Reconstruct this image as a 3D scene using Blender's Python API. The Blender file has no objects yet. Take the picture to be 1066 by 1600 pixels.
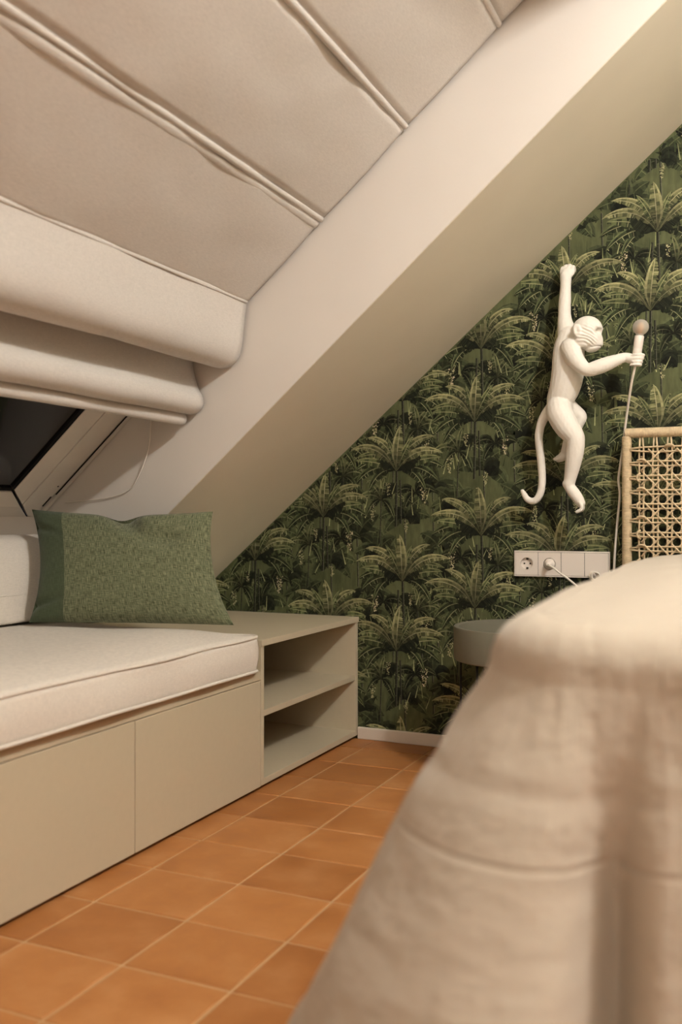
import bpy, bmesh, math, random
from mathutils import Vector, Matrix, noise as mnoise

random.seed(7)
SC = bpy.context.scene
COL = SC.collection
R = math.radians

# ------------------------------------------------------------------ camera
cam_d = bpy.data.cameras.new('camera')
cam = bpy.data.objects.new('camera', cam_d)
COL.objects.link(cam)
cam.location = (1.284, -2.975, 0.759)
cam.rotation_euler = (R(90.416), 0, R(24.39))
cam_d.sensor_fit = 'HORIZONTAL'
cam_d.sensor_width = 24.0
cam_d.lens = 24.0 * 1460.0 / 1066.0
cam_d.dof.use_dof = True
cam_d.dof.focus_distance = 2.85
cam_d.dof.aperture_fstop = 2.6
cam_d.clip_start = 0.02
SC.camera = cam

# ------------------------------------------------------------------ world (night outside)
world = bpy.data.worlds.new('night')
SC.world = world
world.use_nodes = True
world.node_tree.nodes['Background'].inputs[0].default_value = (0.02, 0.025, 0.04, 1)
world.node_tree.nodes['Background'].inputs[1].default_value = 0.3

# ------------------------------------------------------------------ view / exposure
SC.view_settings.view_transform = 'Standard'
SC.view_settings.look = 'None'
SC.view_settings.exposure = 0.0
SC.view_settings.gamma = 1.0
SC.view_settings.use_curve_mapping = False

LAMPS = [((2.05, -1.8, 2.38), 97.0, 'bare opal bulb pendant hanging from the ridge over the bed'),
         ((2.05, -4.2, 2.38), 24.0, 'added fill lamp behind the viewer, built as a pendant on the ridge')]  # second pendant is made up, added as weak fill light
LAMP_COLOR = (1.0, 0.975, 0.935)

# ------------------------------------------------------------------ helpers
def lin(c):
    return tuple((x / 12.92 if x <= 0.04045 else ((x + 0.055) / 1.055) ** 2.4) for x in [v / 255.0 for v in c])

class NT:
    """small node-tree helper"""
    def __init__(self, name):
        self.m = bpy.data.materials.new(name)
        self.m.use_nodes = True
        self.t = self.m.node_tree
        self.b = self.t.nodes['Principled BSDF']
    def n(self, typ, **kw):
        nd = self.t.nodes.new(typ)
        for k, v in kw.items():
            setattr(nd, k, v)
        return nd
    def l(self, a, b):
        self.t.links.new(a, b)
    def coord(self, kind='Object', scale=(1, 1, 1)):
        tc = self.n('ShaderNodeTexCoord')
        mp = self.n('ShaderNodeMapping')
        mp.inputs['Scale'].default_value = scale
        self.l(tc.outputs[kind], mp.inputs['Vector'])
        return mp.outputs['Vector']
    def noise(self, vec, scale, detail=3, rough=.55):
        nz = self.n('ShaderNodeTexNoise')
        nz.inputs['Scale'].default_value = scale
        nz.inputs['Detail'].default_value = detail
        nz.inputs['Roughness'].default_value = rough
        if vec is not None:
            self.l(vec, nz.inputs['Vector'])
        return nz.outputs['Fac']
    def ramp(self, fac, stops):
        r = self.n('ShaderNodeValToRGB')
        el = r.color_ramp.elements
        while len(el) < len(stops):
            el.new(.5)
        for e, (p, c) in zip(el, stops):
            e.position = p
            e.color = (*c, 1) if len(c) == 3 else c
        self.l(fac, r.inputs['Fac'])
        return r.outputs['Color']
    def mix(self, fac, a, b, blend='MIX'):
        mx = self.n('ShaderNodeMix', data_type='RGBA', blend_type=blend)
        for sock, v in ((mx.inputs[0], fac), (mx.inputs[6], a), (mx.inputs[7], b)):
            if hasattr(v, 'node'):
                self.l(v, sock)
            elif isinstance(v, (int, float)):
                sock.default_value = v
            else:
                sock.default_value = (*v, 1)
        return mx.outputs[2]
    def math(self, op, a, b=0.0):
        mt = self.n('ShaderNodeMath', operation=op)
        for i, v in enumerate((a, b)):
            if hasattr(v, 'node'):
                self.l(v, mt.inputs[i])
            else:
                mt.inputs[i].default_value = v
        return mt.outputs[0]
    def base(self, c):
        if hasattr(c, 'node'):
            self.l(c, self.b.inputs['Base Color'])
        else:
            self.b.inputs['Base Color'].default_value = (*c, 1)
        return self
    def set(self, rough=.6, spec=.4, metal=0.0):
        self.b.inputs['Roughness'].default_value = rough
        self.b.inputs['Specular IOR Level'].default_value = spec
        self.b.inputs['Metallic'].default_value = metal
        return self
    def bump(self, h, strength=.3, dist=.002):
        bp = self.n('ShaderNodeBump')
        bp.inputs['Strength'].default_value = strength
        bp.inputs['Distance'].default_value = dist
        self.l(h, bp.inputs['Height'])
        self.l(bp.outputs['Normal'], self.b.inputs['Normal'])
        return self

def simple(name, c, rough=.6, spec=.4, metal=0.0, nscale=None, nstr=.15, ndist=.001, vary=.06):
    k = NT(name)
    col = lin(c)
    if nscale:
        v = k.coord()
        nz = k.noise(v, nscale, 4)
        lo = tuple(x * (1 - vary) for x in col)
        hi = tuple(min(1, x * (1 + vary)) for x in col)
        k.base(k.ramp(nz, [(.3, lo), (.7, hi)]))
        k.bump(nz, nstr, ndist)
    else:
        k.base(col)
    k.set(rough, spec, metal)
    return k.m

def plaster(name, c):
    k = NT(name)
    v = k.coord()
    big = k.noise(v, 2.2, 3)
    fine = k.noise(v, 95, 4)
    col = lin(c)
    k.base(k.ramp(big, [(.3, tuple(x * .955 for x in col)), (.7, tuple(min(1, x * 1.03) for x in col))]))
    h = k.math('ADD', k.math('MULTIPLY', big, .6), k.math('MULTIPLY', fine, .25))
    k.bump(h, .25, .004)
    k.set(.85, .2)
    return k.m

def cloth(name, c, thread=900, vary=.1, strength=.25, wrinkle=6.0, wdist=.004, sheen=.15):
    k = NT(name)
    v = k.coord()
    va = k.coord('Object', (1, 1, 12))
    vb = k.coord('Object', (12, 12, 1))
    n1 = k.noise(va, thread / 12, 2)
    n2 = k.noise(vb, thread / 12, 2)
    w = k.noise(v, wrinkle, 3)
    col = lin(c)
    th = k.math('MULTIPLY', k.math('ADD', n1, n2), .5)
    k.base(k.ramp(th, [(.35, tuple(x * (1 - vary) for x in col)), (.65, tuple(min(1, x * (1 + vary)) for x in col))]))
    h = k.math('ADD', k.math('MULTIPLY', th, .12), w)
    k.bump(h, strength, wdist)
    k.set(.9, .15)
    k.b.inputs['Sheen Weight'].default_value = sheen
    return k.m

LOC = {}
def wloc(o):
    return LOC.get(o.name, Vector((0, 0, 0)))

def link(o, parent=None):
    COL.objects.link(o)
    if parent is not None:
        o.parent = parent
    return o

def obj(name, verts, faces, mat, parent=None, smooth=False, at=None):
    """one mesh object; verts are world coordinates"""
    base = wloc(parent) if parent is not None else (Vector(at) if at is not None else Vector((0, 0, 0)))
    me = bpy.data.meshes.new(name)
    me.from_pydata([(v[0] - base.x, v[1] - base.y, v[2] - base.z) for v in verts], [], faces)
    me.validate()
    bm = bmesh.new(); bm.from_mesh(me)
    bmesh.ops.recalc_face_normals(bm, faces=bm.faces)
    bm.to_mesh(me); bm.free()
    if smooth:
        for p in me.polygons:
            p.use_smooth = True
    o = bpy.data.objects.new(name, me)
    if mat:
        me.materials.append(mat)
    link(o, parent)
    if parent is None:
        o.location = base
    LOC[o.name] = Vector(base)
    return o

def thing(name, label, cat, loc=(0, 0, 0), group=None):
    o = bpy.data.objects.new(name, None)
    o.empty_display_size = .05
    COL.objects.link(o)
    o.location = loc
    LOC[o.name] = Vector(loc)
    o['label'] = label
    o['category'] = cat
    if group:
        o['group'] = group
    return o

def tag(o, label, cat, group=None):
    o['label'] = label
    o['category'] = cat
    if group:
        o['group'] = group
    return o

def struct(o):
    o['kind'] = 'structure'
    return o

def bevel(o, w=.002, seg=2):
    m = o.modifiers.new('bevel', 'BEVEL')
    m.width = w
    m.segments = seg
    m.limit_method = 'ANGLE'
    m.angle_limit = R(35)
    return o

def boxdata(x0, x1, y0, y1, z0, z1):
    v = [(x0, y0, z0), (x1, y0, z0), (x1, y1, z0), (x0, y1, z0), (x0, y0, z1), (x1, y0, z1), (x1, y1, z1), (x0, y1, z1)]
    f = [(0, 3, 2, 1), (4, 5, 6, 7), (0, 1, 5, 4), (1, 2, 6, 5), (2, 3, 7, 6), (3, 0, 4, 7)]
    return v, f

def box(name, x0, x1, y0, y1, z0, z1, mat, parent=None, bw=.0, at=None):
    v, f = boxdata(x0, x1, y0, y1, z0, z1)
    o = obj(name, v, f, mat, parent, at=at)
    if bw:
        bevel(o, bw)
    return o

def prism(name, poly, y0, y1, mat, parent=None):
    """XZ polygon extruded in Y"""
    n = len(poly)
    v = [(p[0], y0, p[1]) for p in poly] + [(p[0], y1, p[1]) for p in poly]
    f = [tuple(range(n)), tuple(range(2 * n - 1, n - 1, -1))]
    for i in range(n):
        j = (i + 1) % n
        f.append((i, j, j + n, i + n))
    return obj(name, v, f, mat, parent)

class MB:
    def __init__(self):
        self.v = []; self.f = []
    def add(self, v, f):
        o = len(self.v)
        self.v += [tuple(p) for p in v]
        self.f += [tuple(i + o for i in q) for q in f]
    def build(self, name, mat, parent=None, smooth=False, at=None):
        return obj(name, self.v, self.f, mat, parent, smooth, at)

def catmull(pts, sub):
    """pts: list of tuples of any dimension"""
    P = [Vector(p) for p in pts]
    out = []
    n = len(P)
    for i in range(n - 1):
        p0 = P[max(i - 1, 0)]; p1 = P[i]; p2 = P[i + 1]; p3 = P[min(i + 2, n - 1)]
        for k in range(sub):
            t = k / sub
            out.append(.5 * ((2 * p1) + (-p0 + p2) * t + (2 * p0 - 5 * p1 + 4 * p2 - p3) * t * t + (-p0 + 3 * p1 - 3 * p2 + p3) * t ** 3))
    out.append(P[-1])
    return out

def tube(pts, r, seg=10, cap='flat'):
    """pts list of 3-vectors; r scalar or list"""
    P = [Vector(p[:3]) for p in pts]
    n = len(P)
    rs = r if isinstance(r, (list, tuple)) else [r] * n
    if cap == 'round':
        d0 = (P[0] - P[1]).normalized(); d1 = (P[-1] - P[-2]).normalized()
        pre, post, rp, rq = [], [], [], []
        for a in (75, 45, 20):
            pre.append(P[0] + d0 * rs[0] * math.sin(R(a))); rp.append(rs[0] * math.cos(R(a)))
        for a in (20, 45, 75):
            post.append(P[-1] + d1 * rs[-1] * math.sin(R(a))); rq.append(rs[-1] * math.cos(R(a)))
        P = pre + P + post
        rs = rp + list(rs) + rq
        n = len(P)
    v = []; f = []
    T = (P[1] - P[0]).normalized()
    up = Vector((0, 0, 1)) if abs(T.z) < .9 else Vector((1, 0, 0))
    N = (up - T * up.dot(T)).normalized()
    for i in range(n):
        if i == 0: T = P[1] - P[0]
        elif i == n - 1: T = P[-1] - P[-2]
        else: T = P[i + 1] - P[i - 1]
        T = T.normalized()
        N = (N - T * N.dot(T)).normalized()
        B = T.cross(N)
        for k in range(seg):
            a = 2 * math.pi * k / seg
            v.append(P[i] + (N * math.cos(a) + B * math.sin(a)) * rs[i])
    for i in range(n - 1):
        for k in range(seg):
            k2 = (k + 1) % seg
            f.append((i * seg + k, i * seg + k2, (i + 1) * seg + k2, (i + 1) * seg + k))
    f.append(tuple(range(seg - 1, -1, -1)))
    f.append(tuple(range((n - 1) * seg, n * seg)))
    return v, f

def lathe(prof, c, axis=(0, 0, 1), seg=32, closed=False):
    """prof: (radius, height) list around axis through c"""
    A = Vector(axis).normalized()
    up = Vector((1, 0, 0)) if abs(A.x) < .9 else Vector((0, 1, 0))
    N = (up - A * up.dot(A)).normalized()
    B = A.cross(N)
    c = Vector(c)
    v = []; f = []
    n = len(prof)
    for (r, h) in prof:
        for k in range(seg):
            a = 2 * math.pi * k / seg
            v.append(c + A * h + (N * math.cos(a) + B * math.sin(a)) * max(r, 1e-5))
    m = n if closed else n - 1
    for i in range(m):
        j = (i + 1) % n
        for k in range(seg):
            k2 = (k + 1) % seg
            f.append((i * seg + k, i * seg + k2, j * seg + k2, j * seg + k))
    if not closed:
        f.append(tuple(range(seg - 1, -1, -1)))
        f.append(tuple(range((n - 1) * seg, n * seg)))
    return v, f

def ellipsoid(c, r, rot=None, nu=18, nv=12):
    v = []; f = []
    M = rot or Matrix.Identity(3)
    c = Vector(c)
    v.append(c + M @ Vector((0, 0, r[2])))
    for i in range(1, nv):
        th = math.pi * i / nv
        for k in range(nu):
            a = 2 * math.pi * k / nu
            v.append(c + M @ Vector((r[0] * math.sin(th) * math.cos(a), r[1] * math.sin(th) * math.sin(a), r[2] * math.cos(th))))
    v.append(c + M @ Vector((0, 0, -r[2])))
    for k in range(nu):
        f.append((0, 1 + k, 1 + (k + 1) % nu))
        f.append((len(v) - 1, len(v) - 1 - nu + (k + 1) % nu, len(v) - 1 - nu + k))
    for i in range(nv - 2):
        for k in range(nu):
            a = 1 + i * nu; b = a + nu; k2 = (k + 1) % nu
            f.append((a + k, b + k, b + k2, a + k2))
    return v, f

def sst(a, b, x):
    t = max(0.0, min(1.0, (x - a) / (b - a)))
    return t * t * (3 - 2 * t)

# slope coordinates: u up along the roof slope, y along the room, w outward through the roof
TH = R(40.66)
CU, SU = math.cos(TH), math.sin(TH)
X0 = -1.2057
def S(u, y, w):
    return (X0 + CU * u - SU * w, y, SU * u + CU * w)

# ------------------------------------------------------------------ materials
M = {}
M['wall'] = plaster('warm white plaster', (228, 221, 212))
M['slope'] = plaster('warm white ceiling paint', (240, 233, 214))
M['room'] = plaster('plain white wall paint', (240, 236, 228))
M['baseboard'] = simple('white baseboard paint', (225, 214, 200), .45, .4, nscale=6, nstr=.05)
M['bench'] = simple('greige lacquer', (201, 188, 162), .42, .4, nscale=60, nstr=.04, vary=.015)
M['dark'] = simple('shadow gap black', (28, 24, 20), .8, .2)
M['grout'] = simple('sand grout', (194, 156, 114), .9, .2, nscale=60, nstr=.3)
M['seat'] = cloth('cream linen cushion', (228, 219, 207), wrinkle=5, wdist=.006, strength=.3)
M['blind'] = cloth('natural linen blind', (214, 208, 200), wrinkle=7, wdist=.006, strength=.28)
M['white_plastic'] = simple('white switch plastic', (236, 226, 216), .35, .45)
M['white_resin'] = simple('matt white resin', (244, 238, 228), .55, .35, nscale=130, nstr=.35, ndist=.0015, vary=.02)
M['frame_white'] = simple('white window frame lacquer', (228, 221, 210), .4, .4, nscale=8, nstr=.03)
M['gasket'] = simple('black rubber gasket', (10, 9, 8), .6, .3)
M['cable'] = simple('white cable sheath', (240, 232, 220), .4, .4)
M['hole'] = simple('socket hole black', (18, 15, 13), .7, .2)
M['metal'] = simple('socket earth clip metal', (150, 140, 120), .3, .5, 1.0)
M['black_wire'] = simple('black powder coated wire', (18, 17, 16), .5, .4)
M['table'] = simple('grey green painted metal tray', (122, 118, 102), .5, .4, nscale=40, nstr=.05, vary=.03)
M['rattan'] = simple('natural cane', (216, 194, 158), .5, .35, nscale=70, nstr=.3, vary=.12)
M['wood'] = simple('bed frame oak', (150, 115, 80), .5, .4, nscale=12)
M['mattress'] = simple('mattress ticking', (225, 218, 206), .9, .1)

def mat_tile():
    k = NT('terracotta tile')
    v = k.coord()
    oi = k.n('ShaderNodeObjectInfo')
    sh = k.n('ShaderNodeVectorMath', operation='ADD')
    k.l(v, sh.inputs[0])
    cb = k.n('ShaderNodeCombineXYZ')
    k.l(k.math('MULTIPLY', oi.outputs['Random'], 37.0), cb.inputs[0])
    k.l(k.math('MULTIPLY', oi.outputs['Random'], 91.0), cb.inputs[1])
    k.l(cb.outputs[0], sh.inputs[1])
    vv = sh.outputs[0]
    n1 = k.noise(vv, 9, 4, .6)
    n2 = k.noise(vv, 45, 3)
    c = k.ramp(n1, [(.25, lin((164, 104, 56))), (.5, lin((180, 120, 68))), (.78, lin((196, 140, 90)))])
    tint = k.ramp(oi.outputs['Random'], [(0, (.86, .82, .78)), (.5, (1, 1, 1)), (1, (1.06, 1.08, 1.10))])
    c = k.mix(1.0, c, tint, 'MULTIPLY')
    k.base(c)
    h = k.math('ADD', n1, k.math('MULTIPLY', n2, .3))
    k.bump(h, .25, .003)
    k.set(.5, .35)
    r = k.ramp(n1, [(.3, (.42, .42, .42)), (.7, (.6, .6, .6))])
    k.l(r, k.b.inputs['Roughness'])
    return k.m
M['tile'] = mat_tile()

def mat_wallpaper_print():
    k = NT('botanical wallpaper print')
    at = k.n('ShaderNodeAttribute', attribute_name='ink')
    v = k.coord()
    nz = k.noise(v, 120, 4)
    c = k.mix(1.0, at.outputs['Color'], k.ramp(nz, [(.25, (.72, .72, .70)), (.75, (1.22, 1.22, 1.15))]), 'MULTIPLY')
    k.base(c)
    k.set(.75, .2)
    return k.m
M['print'] = mat_wallpaper_print()

def mat_wallpaper_base():
    k = NT('wallpaper green ground')
    v = k.coord()
    vs = k.coord('Object', (1, 1, .22))
    n1 = k.noise(v, 5, 4)
    n2 = k.noise(vs, 70, 4)
    c = k.ramp(n1, [(.3, lin((76, 82, 55))), (.7, lin((104, 109, 76)))])
    c = k.mix(1.0, c, k.ramp(n2, [(.3, (.7, .7, .68)), (.7, (1.12, 1.12, 1.1))]), 'MULTIPLY')
    k.base(c)
    k.set(.75, .2)
    return k.m
M['wallpaper'] = mat_wallpaper_base()

def mat_pillow(name, ca, cb, streak):
    k = NT(name)
    va = k.coord('UV', (1, 1, 1))
    mp = k.n('ShaderNodeMapping'); mp.inputs['Scale'].default_value = (540, 48, 1)
    k.l(va, mp.inputs['Vector'])
    mp2 = k.n('ShaderNodeMapping'); mp2.inputs['Scale'].default_value = (60, 520, 1)
    k.l(va, mp2.inputs['Vector'])
    n1 = k.noise(mp.outputs[0], 1.0, 3)
    n2 = k.noise(mp2.outputs[0], 1.0, 2)
    th = k.math('ADD', k.math('MULTIPLY', n1, .6), k.math('MULTIPLY', n2, .4))
    k.base(k.ramp(th, [(.40, lin(ca)), (.62, lin(cb))]))
    big = k.noise(va, 7, 3)
    k.bump(k.math('ADD', k.math('MULTIPLY', th, streak), big), .35, .004)
    k.set(.92, .12)
    k.b.inputs['Sheen Weight'].default_value = .2
    return k.m
M['pillow'] = mat_pillow('green melange weave', (74, 81, 58), (140, 143, 112), .1)
M['pillow_side'] = mat_pillow('plain dark green cotton', (70, 80, 58), (86, 96, 72), .08)

def mat_bedspread():
    k = NT('off white muslin bedspread')
    va = k.coord('UV')
    w1 = k.noise(va, 26, 3)
    mp = k.n('ShaderNodeMapping'); mp.inputs['Scale'].default_value = (60, 9, 1)
    k.l(va, mp.inputs['Vector'])
    w2 = k.noise(mp.outputs[0], 1.0, 3)
    br = k.n('ShaderNodeTexBrick')
    br.offset = 0.0
    br.inputs['Scale'].default_value = 1.0
    br.inputs['Mortar Size'].default_value = .004
    br.inputs['Mortar Smooth'].default_value = .8
    br.inputs['Brick Width'].default_value = .24
    br.inputs['Row Height'].default_value = .24
    br.inputs['Color1'].default_value = (1, 1, 1, 1)
    br.inputs['Color2'].default_value = (1, 1, 1, 1)
    br.inputs['Mortar'].default_value = (0, 0, 0, 1)
    k.l(va, br.inputs['Vector'])
    h = k.math('ADD', k.math('ADD', k.math('MULTIPLY', w1, .6), k.math('MULTIPLY', w2, .6)), k.math('MULTIPLY', br.outputs['Color'], .16))
    c = k.mix(k.math('MULTIPLY', k.math('SUBTRACT', 1.0, br.outputs['Color']), .12), lin((186, 175, 160)), lin((138, 122, 100)))
    k.base(c)
    k.bump(h, .7, .010)
    k.set(.92, .12)
    k.b.inputs['Sheen Weight'].default_value = .2
    return k.m
M['bedspread'] = mat_bedspread()

def mat_glass_dark():
    k = NT('night window pane')
    v = k.coord('Object', (1, 1, 1))
    k.base((.02, .016, .013))
    k.set(.12, .5)
    n = k.noise(v, 3, 2)
    k.bump(n, .05, .002)
    k.b.inputs['Transmission Weight'].default_value = .35
    return k.m
M['glass'] = mat_glass_dark()

def mat_bulb():
    k = NT('smoky bulb glass')
    k.base((.93, .87, .78))
    k.set(.06, .5)
    k.b.inputs['Transmission Weight'].default_value = .66
    k.b.inputs['IOR'].default_value = 1.12
    return k.m
M['bulb'] = mat_bulb()
M['filament'] = simple('amber filament', (220, 168, 112), .5, .3)
M['lamp_metal'] = simple('brushed brass', (160, 125, 70), .35, .5, 1.0)

# ------------------------------------------------------------------ the room shell
RIDGE_U = (2.0 - X0) / CU
YB, YF = -.695, -2.35            # skylight opening, far and near cheek
ROOM_Y = -5.5
U_KNEE = (-.79 - X0) / CU
U_TOP = 3.3

def slab(mb, u0, u1, y0, y1, w0=0.0, w1=.03):
    v = [S(u, y, w) for w in (w0, w1) for (u, y) in ((u0, y0), (u1, y0), (u1, y1), (u0, y1))]
    mb.add(v, boxdata(0, 1, 0, 1, 0, 1)[1])

mb = MB()
slab(mb, U_KNEE - .05, RIDGE_U, YB + .002, 0.0)
slab(mb, U_KNEE - .05, RIDGE_U, ROOM_Y, YF - .002)
slab(mb, U_TOP + .002, RIDGE_U, YF - .002, YB + .002)
struct(mb.build('ceiling', M['slope']))
# right slope, mirrored at the ridge
mb = MB()
v = [(4.0 - p[0], p[1], p[2]) for w in (0, .03) for p in (S(U_KNEE - .05, ROOM_Y, w), S(RIDGE_U, ROOM_Y, w), S(RIDGE_U, 0, w), S(U_KNEE - .05, 0, w))]
mb.add(v, boxdata(0, 1, 0, 1, 0, 1)[1])
struct(mb.build('ceiling', M['room']))

# cheeks of the skylight recess
def cheek(y0, y1):
    a = S(U_KNEE, 0, .0012); b = S(U_TOP, 0, .0012); c = S(U_TOP, 0, .42)
    uk = (-.79 - X0 + SU * .42) / CU
    d = S(uk, 0, .42)
    return prism('wall_recess', [(a[0], a[2]), (b[0], b[2]), (c[0], c[2]), (d[0], d[2])], y0, y1, M['wall'])
struct(cheek(YB, YB + .06))
struct(cheek(YF - .06, YF))
mb = MB()
slab(mb, U_TOP, U_TOP + .05, YF - .06, YB + .06, 0.03, .42)
struct(mb.build('wall_recess_top', M['wall']))

zk = SU * U_KNEE
mb = MB()
mb.add(*boxdata(-.84, -.79, ROOM_Y, YF, 0, zk))
mb.add(*boxdata(-.84, -.79, YB, 0, 0, zk))
mb.add(*boxdata(-.84, -.79, YF, YB, 0, .766))
struct(mb.build('wall_left', M['wall']))
struct(box('wall_right', 4.79, 4.84, ROOM_Y, 0, 0, zk, M['room']))
gable = [(-.84, -.02), (4.84, -.02), (4.84, zk + .02), (2.0, SU * RIDGE_U + .03), (-.84, zk + .02)]
wall_back = struct(prism('wall_back', gable, 0.0, .06, M['wallpaper']))
struct(prism('wall_front', gable, ROOM_Y - .06, ROOM_Y, M['room']))
struct(box('baseboard_back', 0.002, 4.79, -.012, 0, 0, .041, M['baseboard'], bw=.003))

# floor: grout bed, tiles
floor = struct(box('floor', -.84, 4.84, ROOM_Y, .0, -.06, -.0022, M['grout']))
TX, TY = .215, .1934
TX0, TY0 = .0697, -.3218
def tile_mesh(var):
    g = .0028
    rnd = random.Random(var)
    bm = bmesh.new()
    bmesh.ops.create_cube(bm, size=1)
    for v in bm.verts:
        v.co.x *= TX - 2 * g
        v.co.y *= TY - 2 * g
        v.co.z = v.co.z * .012 - .006 + rnd.uniform(-.0005, .0004)
        v.co.x += rnd.uniform(-.0008, .0008)
        v.co.y += rnd.uniform(-.0008, .0008)
    ed = [e for e in bm.edges if all(vv.co.z > -.004 for vv in e.verts)]
    bmesh.ops.bevel(bm, geom=ed, offset=.0018, segments=1, affect='EDGES')
    me = bpy.data.meshes.new('tile')
    bm.to_mesh(me); bm.free()
    me.materials.append(M['tile'])
    return me
tmeshes = [tile_mesh(i) for i in range(6)]
rest = MB()
for i in range(-5, 23):
    for j in range(-1, 28):
        cx = TX0 + (i + .5) * TX
        cy = TY0 - (j - .5) * TY - TY * .0
        x0, x1, y0, y1 = cx - TX / 2, cx + TX / 2, cy - TY / 2, cy + TY / 2
        if x0 > 4.79 or y0 < ROOM_Y or x1 < -.79:
            continue
        if -2 <= i <= 5 and y1 <= .001 and j < 17:
            o = bpy.data.objects.new('tile', tmeshes[random.randrange(6)])
            link(o, floor)
            o.location = (cx, cy, 0)
            o.rotation_euler = (0, 0, random.choice((0, math.pi)) + R(random.uniform(-.25, .25)))
        else:
            y1c = min(y1, 0.0) - .0028
            if y1c - y0 < .02:
                continue
            rest.add(*boxdata(max(x0, -.79) + .0028, min(x1, 4.79) - .0028, y0 + .0028, y1c, -.012, 0))
ro = rest.build('tile_field', M['tile'], floor)
ro['kind'] = 'stuff'

# ------------------------------------------------------------------ wallpaper print (flat ink on the gable wall)
class Ink:
    def __init__(self):
        self.v = []; self.f = []; self.c = []; self.d = 2e-4
    def site(self, layer, z):
        self.d = 5e-5 + layer * .5e-3 + (2.2 - z) / 2.4 * .44e-3
    def quad(self, pts, col):
        o = len(self.v)
        for p in pts:
            self.v.append((p[0], -self.d, p[1])); self.c.append(col)
        self.f.append(tuple(range(o, o + len(pts))))
    def next(self):
        self.d += 1.2e-6

INK = Ink()
RND = random.Random(11)
TONE = {
    'bright': ((158, 154, 106), (124, 124, 80), (84, 88, 54), (184, 178, 134)),
    'mid': ((122, 124, 80), (88, 96, 58), (56, 64, 38), (156, 154, 108)),
    'dark': ((88, 96, 60), (52, 60, 36), (34, 40, 25), (146, 146, 102)),
    'vdark': ((48, 54, 37), (38, 42, 28), (30, 34, 23), (60, 68, 44)),
    'back': ((90, 98, 62), (70, 78, 48), (54, 62, 38), (108, 114, 74)),
    'blade': ((172, 172, 118), (128, 136, 84), (96, 106, 60), (196, 192, 140)),
}
def jit(c, a=.1):
    k = 1 + RND.uniform(-a, a)
    l = lin(c)
    g = .3 * l[0] + .6 * l[1] + .1 * l[2]
    l = [x + (g - x) * .16 for x in l]
    return (l[0] * k, l[1] * k, l[2] * k, 1)

def leaf(o, ctrl, tip, w, tone, sc=1.0, mir=1, n=11, shade=1.0, base=(0, 0)):
    mm = .001 * sc
    P0 = (o[0] + base[0] * mm * mir, o[1] + base[1] * mm)
    P1 = (o[0] + ctrl[0] * mm * mir, o[1] + ctrl[1] * mm)
    P2 = (o[0] + tip[0] * mm * mir, o[1] + tip[1] * mm)
    A, B, C, H = [tuple(x * shade for x in t) for t in TONE[tone]]
    W = w * mm
    rows = []
    for i in range(n + 1):
        t = i / n
        x = (1 - t) ** 2 * P0[0] + 2 * t * (1 - t) * P1[0] + t * t * P2[0]
        z = (1 - t) ** 2 * P0[1] + 2 * t * (1 - t) * P1[1] + t * t * P2[1]
        dx = 2 * (1 - t) * (P1[0] - P0[0]) + 2 * t * (P2[0] - P1[0])
        dz = 2 * (1 - t) * (P1[1] - P0[1]) + 2 * t * (P2[1] - P1[1])
        L = math.hypot(dx, dz) or 1
        nx, nz = -dz / L, dx / L
        if nz < 0 or (abs(nz) < .2 and nx * mir > 0):
            nx, nz = -nx, -nz
        prof = (math.sin(math.pi * min(1, t * .93 + .05)) ** .75) * (.25 + .75 * sst(0, .35, t)) if i < n else 0
        rows.append((x, z, nx, nz, prof * W))
    tone_k = {'dark': (.55, 1.15), 'mid': (.6, 1.12), 'bright': (.62, 1.08), 'vdark': (.8, 1.0), 'back': (.7, 1.1), 'blade': (1, 1)}[tone]
    for i in range(n):
        a, b = rows[i], rows[i + 1]
        jj = RND.uniform(-.12, .12)
        tk = tone_k[0] + (tone_k[1] - tone_k[0]) * sst(0, .75, i / n)
        A, B, C, H = [tuple(x * shade * tk for x in tt) for tt in TONE[tone]]
        def pt(r, k, e=0.0):
            return (r[0] + r[2] * r[4] * (k + e), r[1] + r[3] * r[4] * (k + e))
        notch = RND.random() < .35 and tone not in ('blade', 'back')
        lo = -.55 if notch else -.95 + jj
        # lower half, in two strokes, with a dark slit here and there
        INK.quad([pt(a, -.05), pt(b, -.05), pt(b, lo), pt(a, -.95 + RND.uniform(-.1, .1))], jit(C if (i % 2) else B, .22))
        # upper half
        INK.quad([pt(a, .05), pt(b, .05), pt(b, .62), pt(a, .62)], jit(B if i % 3 else C, .18))
        INK.quad([pt(a, .62), pt(b, .62), pt(b, 1.0 + jj * .3), pt(a, 1.0)], jit(A, .16))
        # midrib
        INK.quad([pt(a, -.09), pt(b, -.09), pt(b, .09), pt(a, .09)], jit(H if tone != 'vdark' else C, .12))
        if a[4] > .004 and tone != 'blade' and RND.random() < .8:
            q = RND.uniform(.15, .7)
            m1 = (a[0] * (1 - q) + b[0] * q, a[1] * (1 - q) + b[1] * q, a[2], a[3], a[4])
            m2 = (a[0] * (1 - q - .12) + b[0] * (q + .12), a[1] * (1 - q - .12) + b[1] * (q + .12), a[2], a[3], a[4])
            INK.d += 3e-7
            INK.quad([pt(m1, -.1), pt(m2, -.1), pt(m2, -.85), pt(m1, -.85)], jit(H if RND.random() < .45 else (22, 28, 15), .15))
            INK.d -= 3e-7
    INK.next()

def stroke(p, q, w0, w1, col, a=.1):
    dx, dz = q[0] - p[0], q[1] - p[1]
    L = math.hypot(dx, dz) or 1
    nx, nz = -dz / L, dx / L
    INK.quad([(p[0] - nx * w0 / 2, p[1] - nz * w0 / 2), (p[0] + nx * w0 / 2, p[1] + nz * w0 / 2), (q[0] + nx * w1 / 2, q[1] + nz * w1 / 2), (q[0] - nx * w1 / 2, q[1] - nz * w1 / 2)], jit(col, a))
    INK.d += 5e-7

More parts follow.
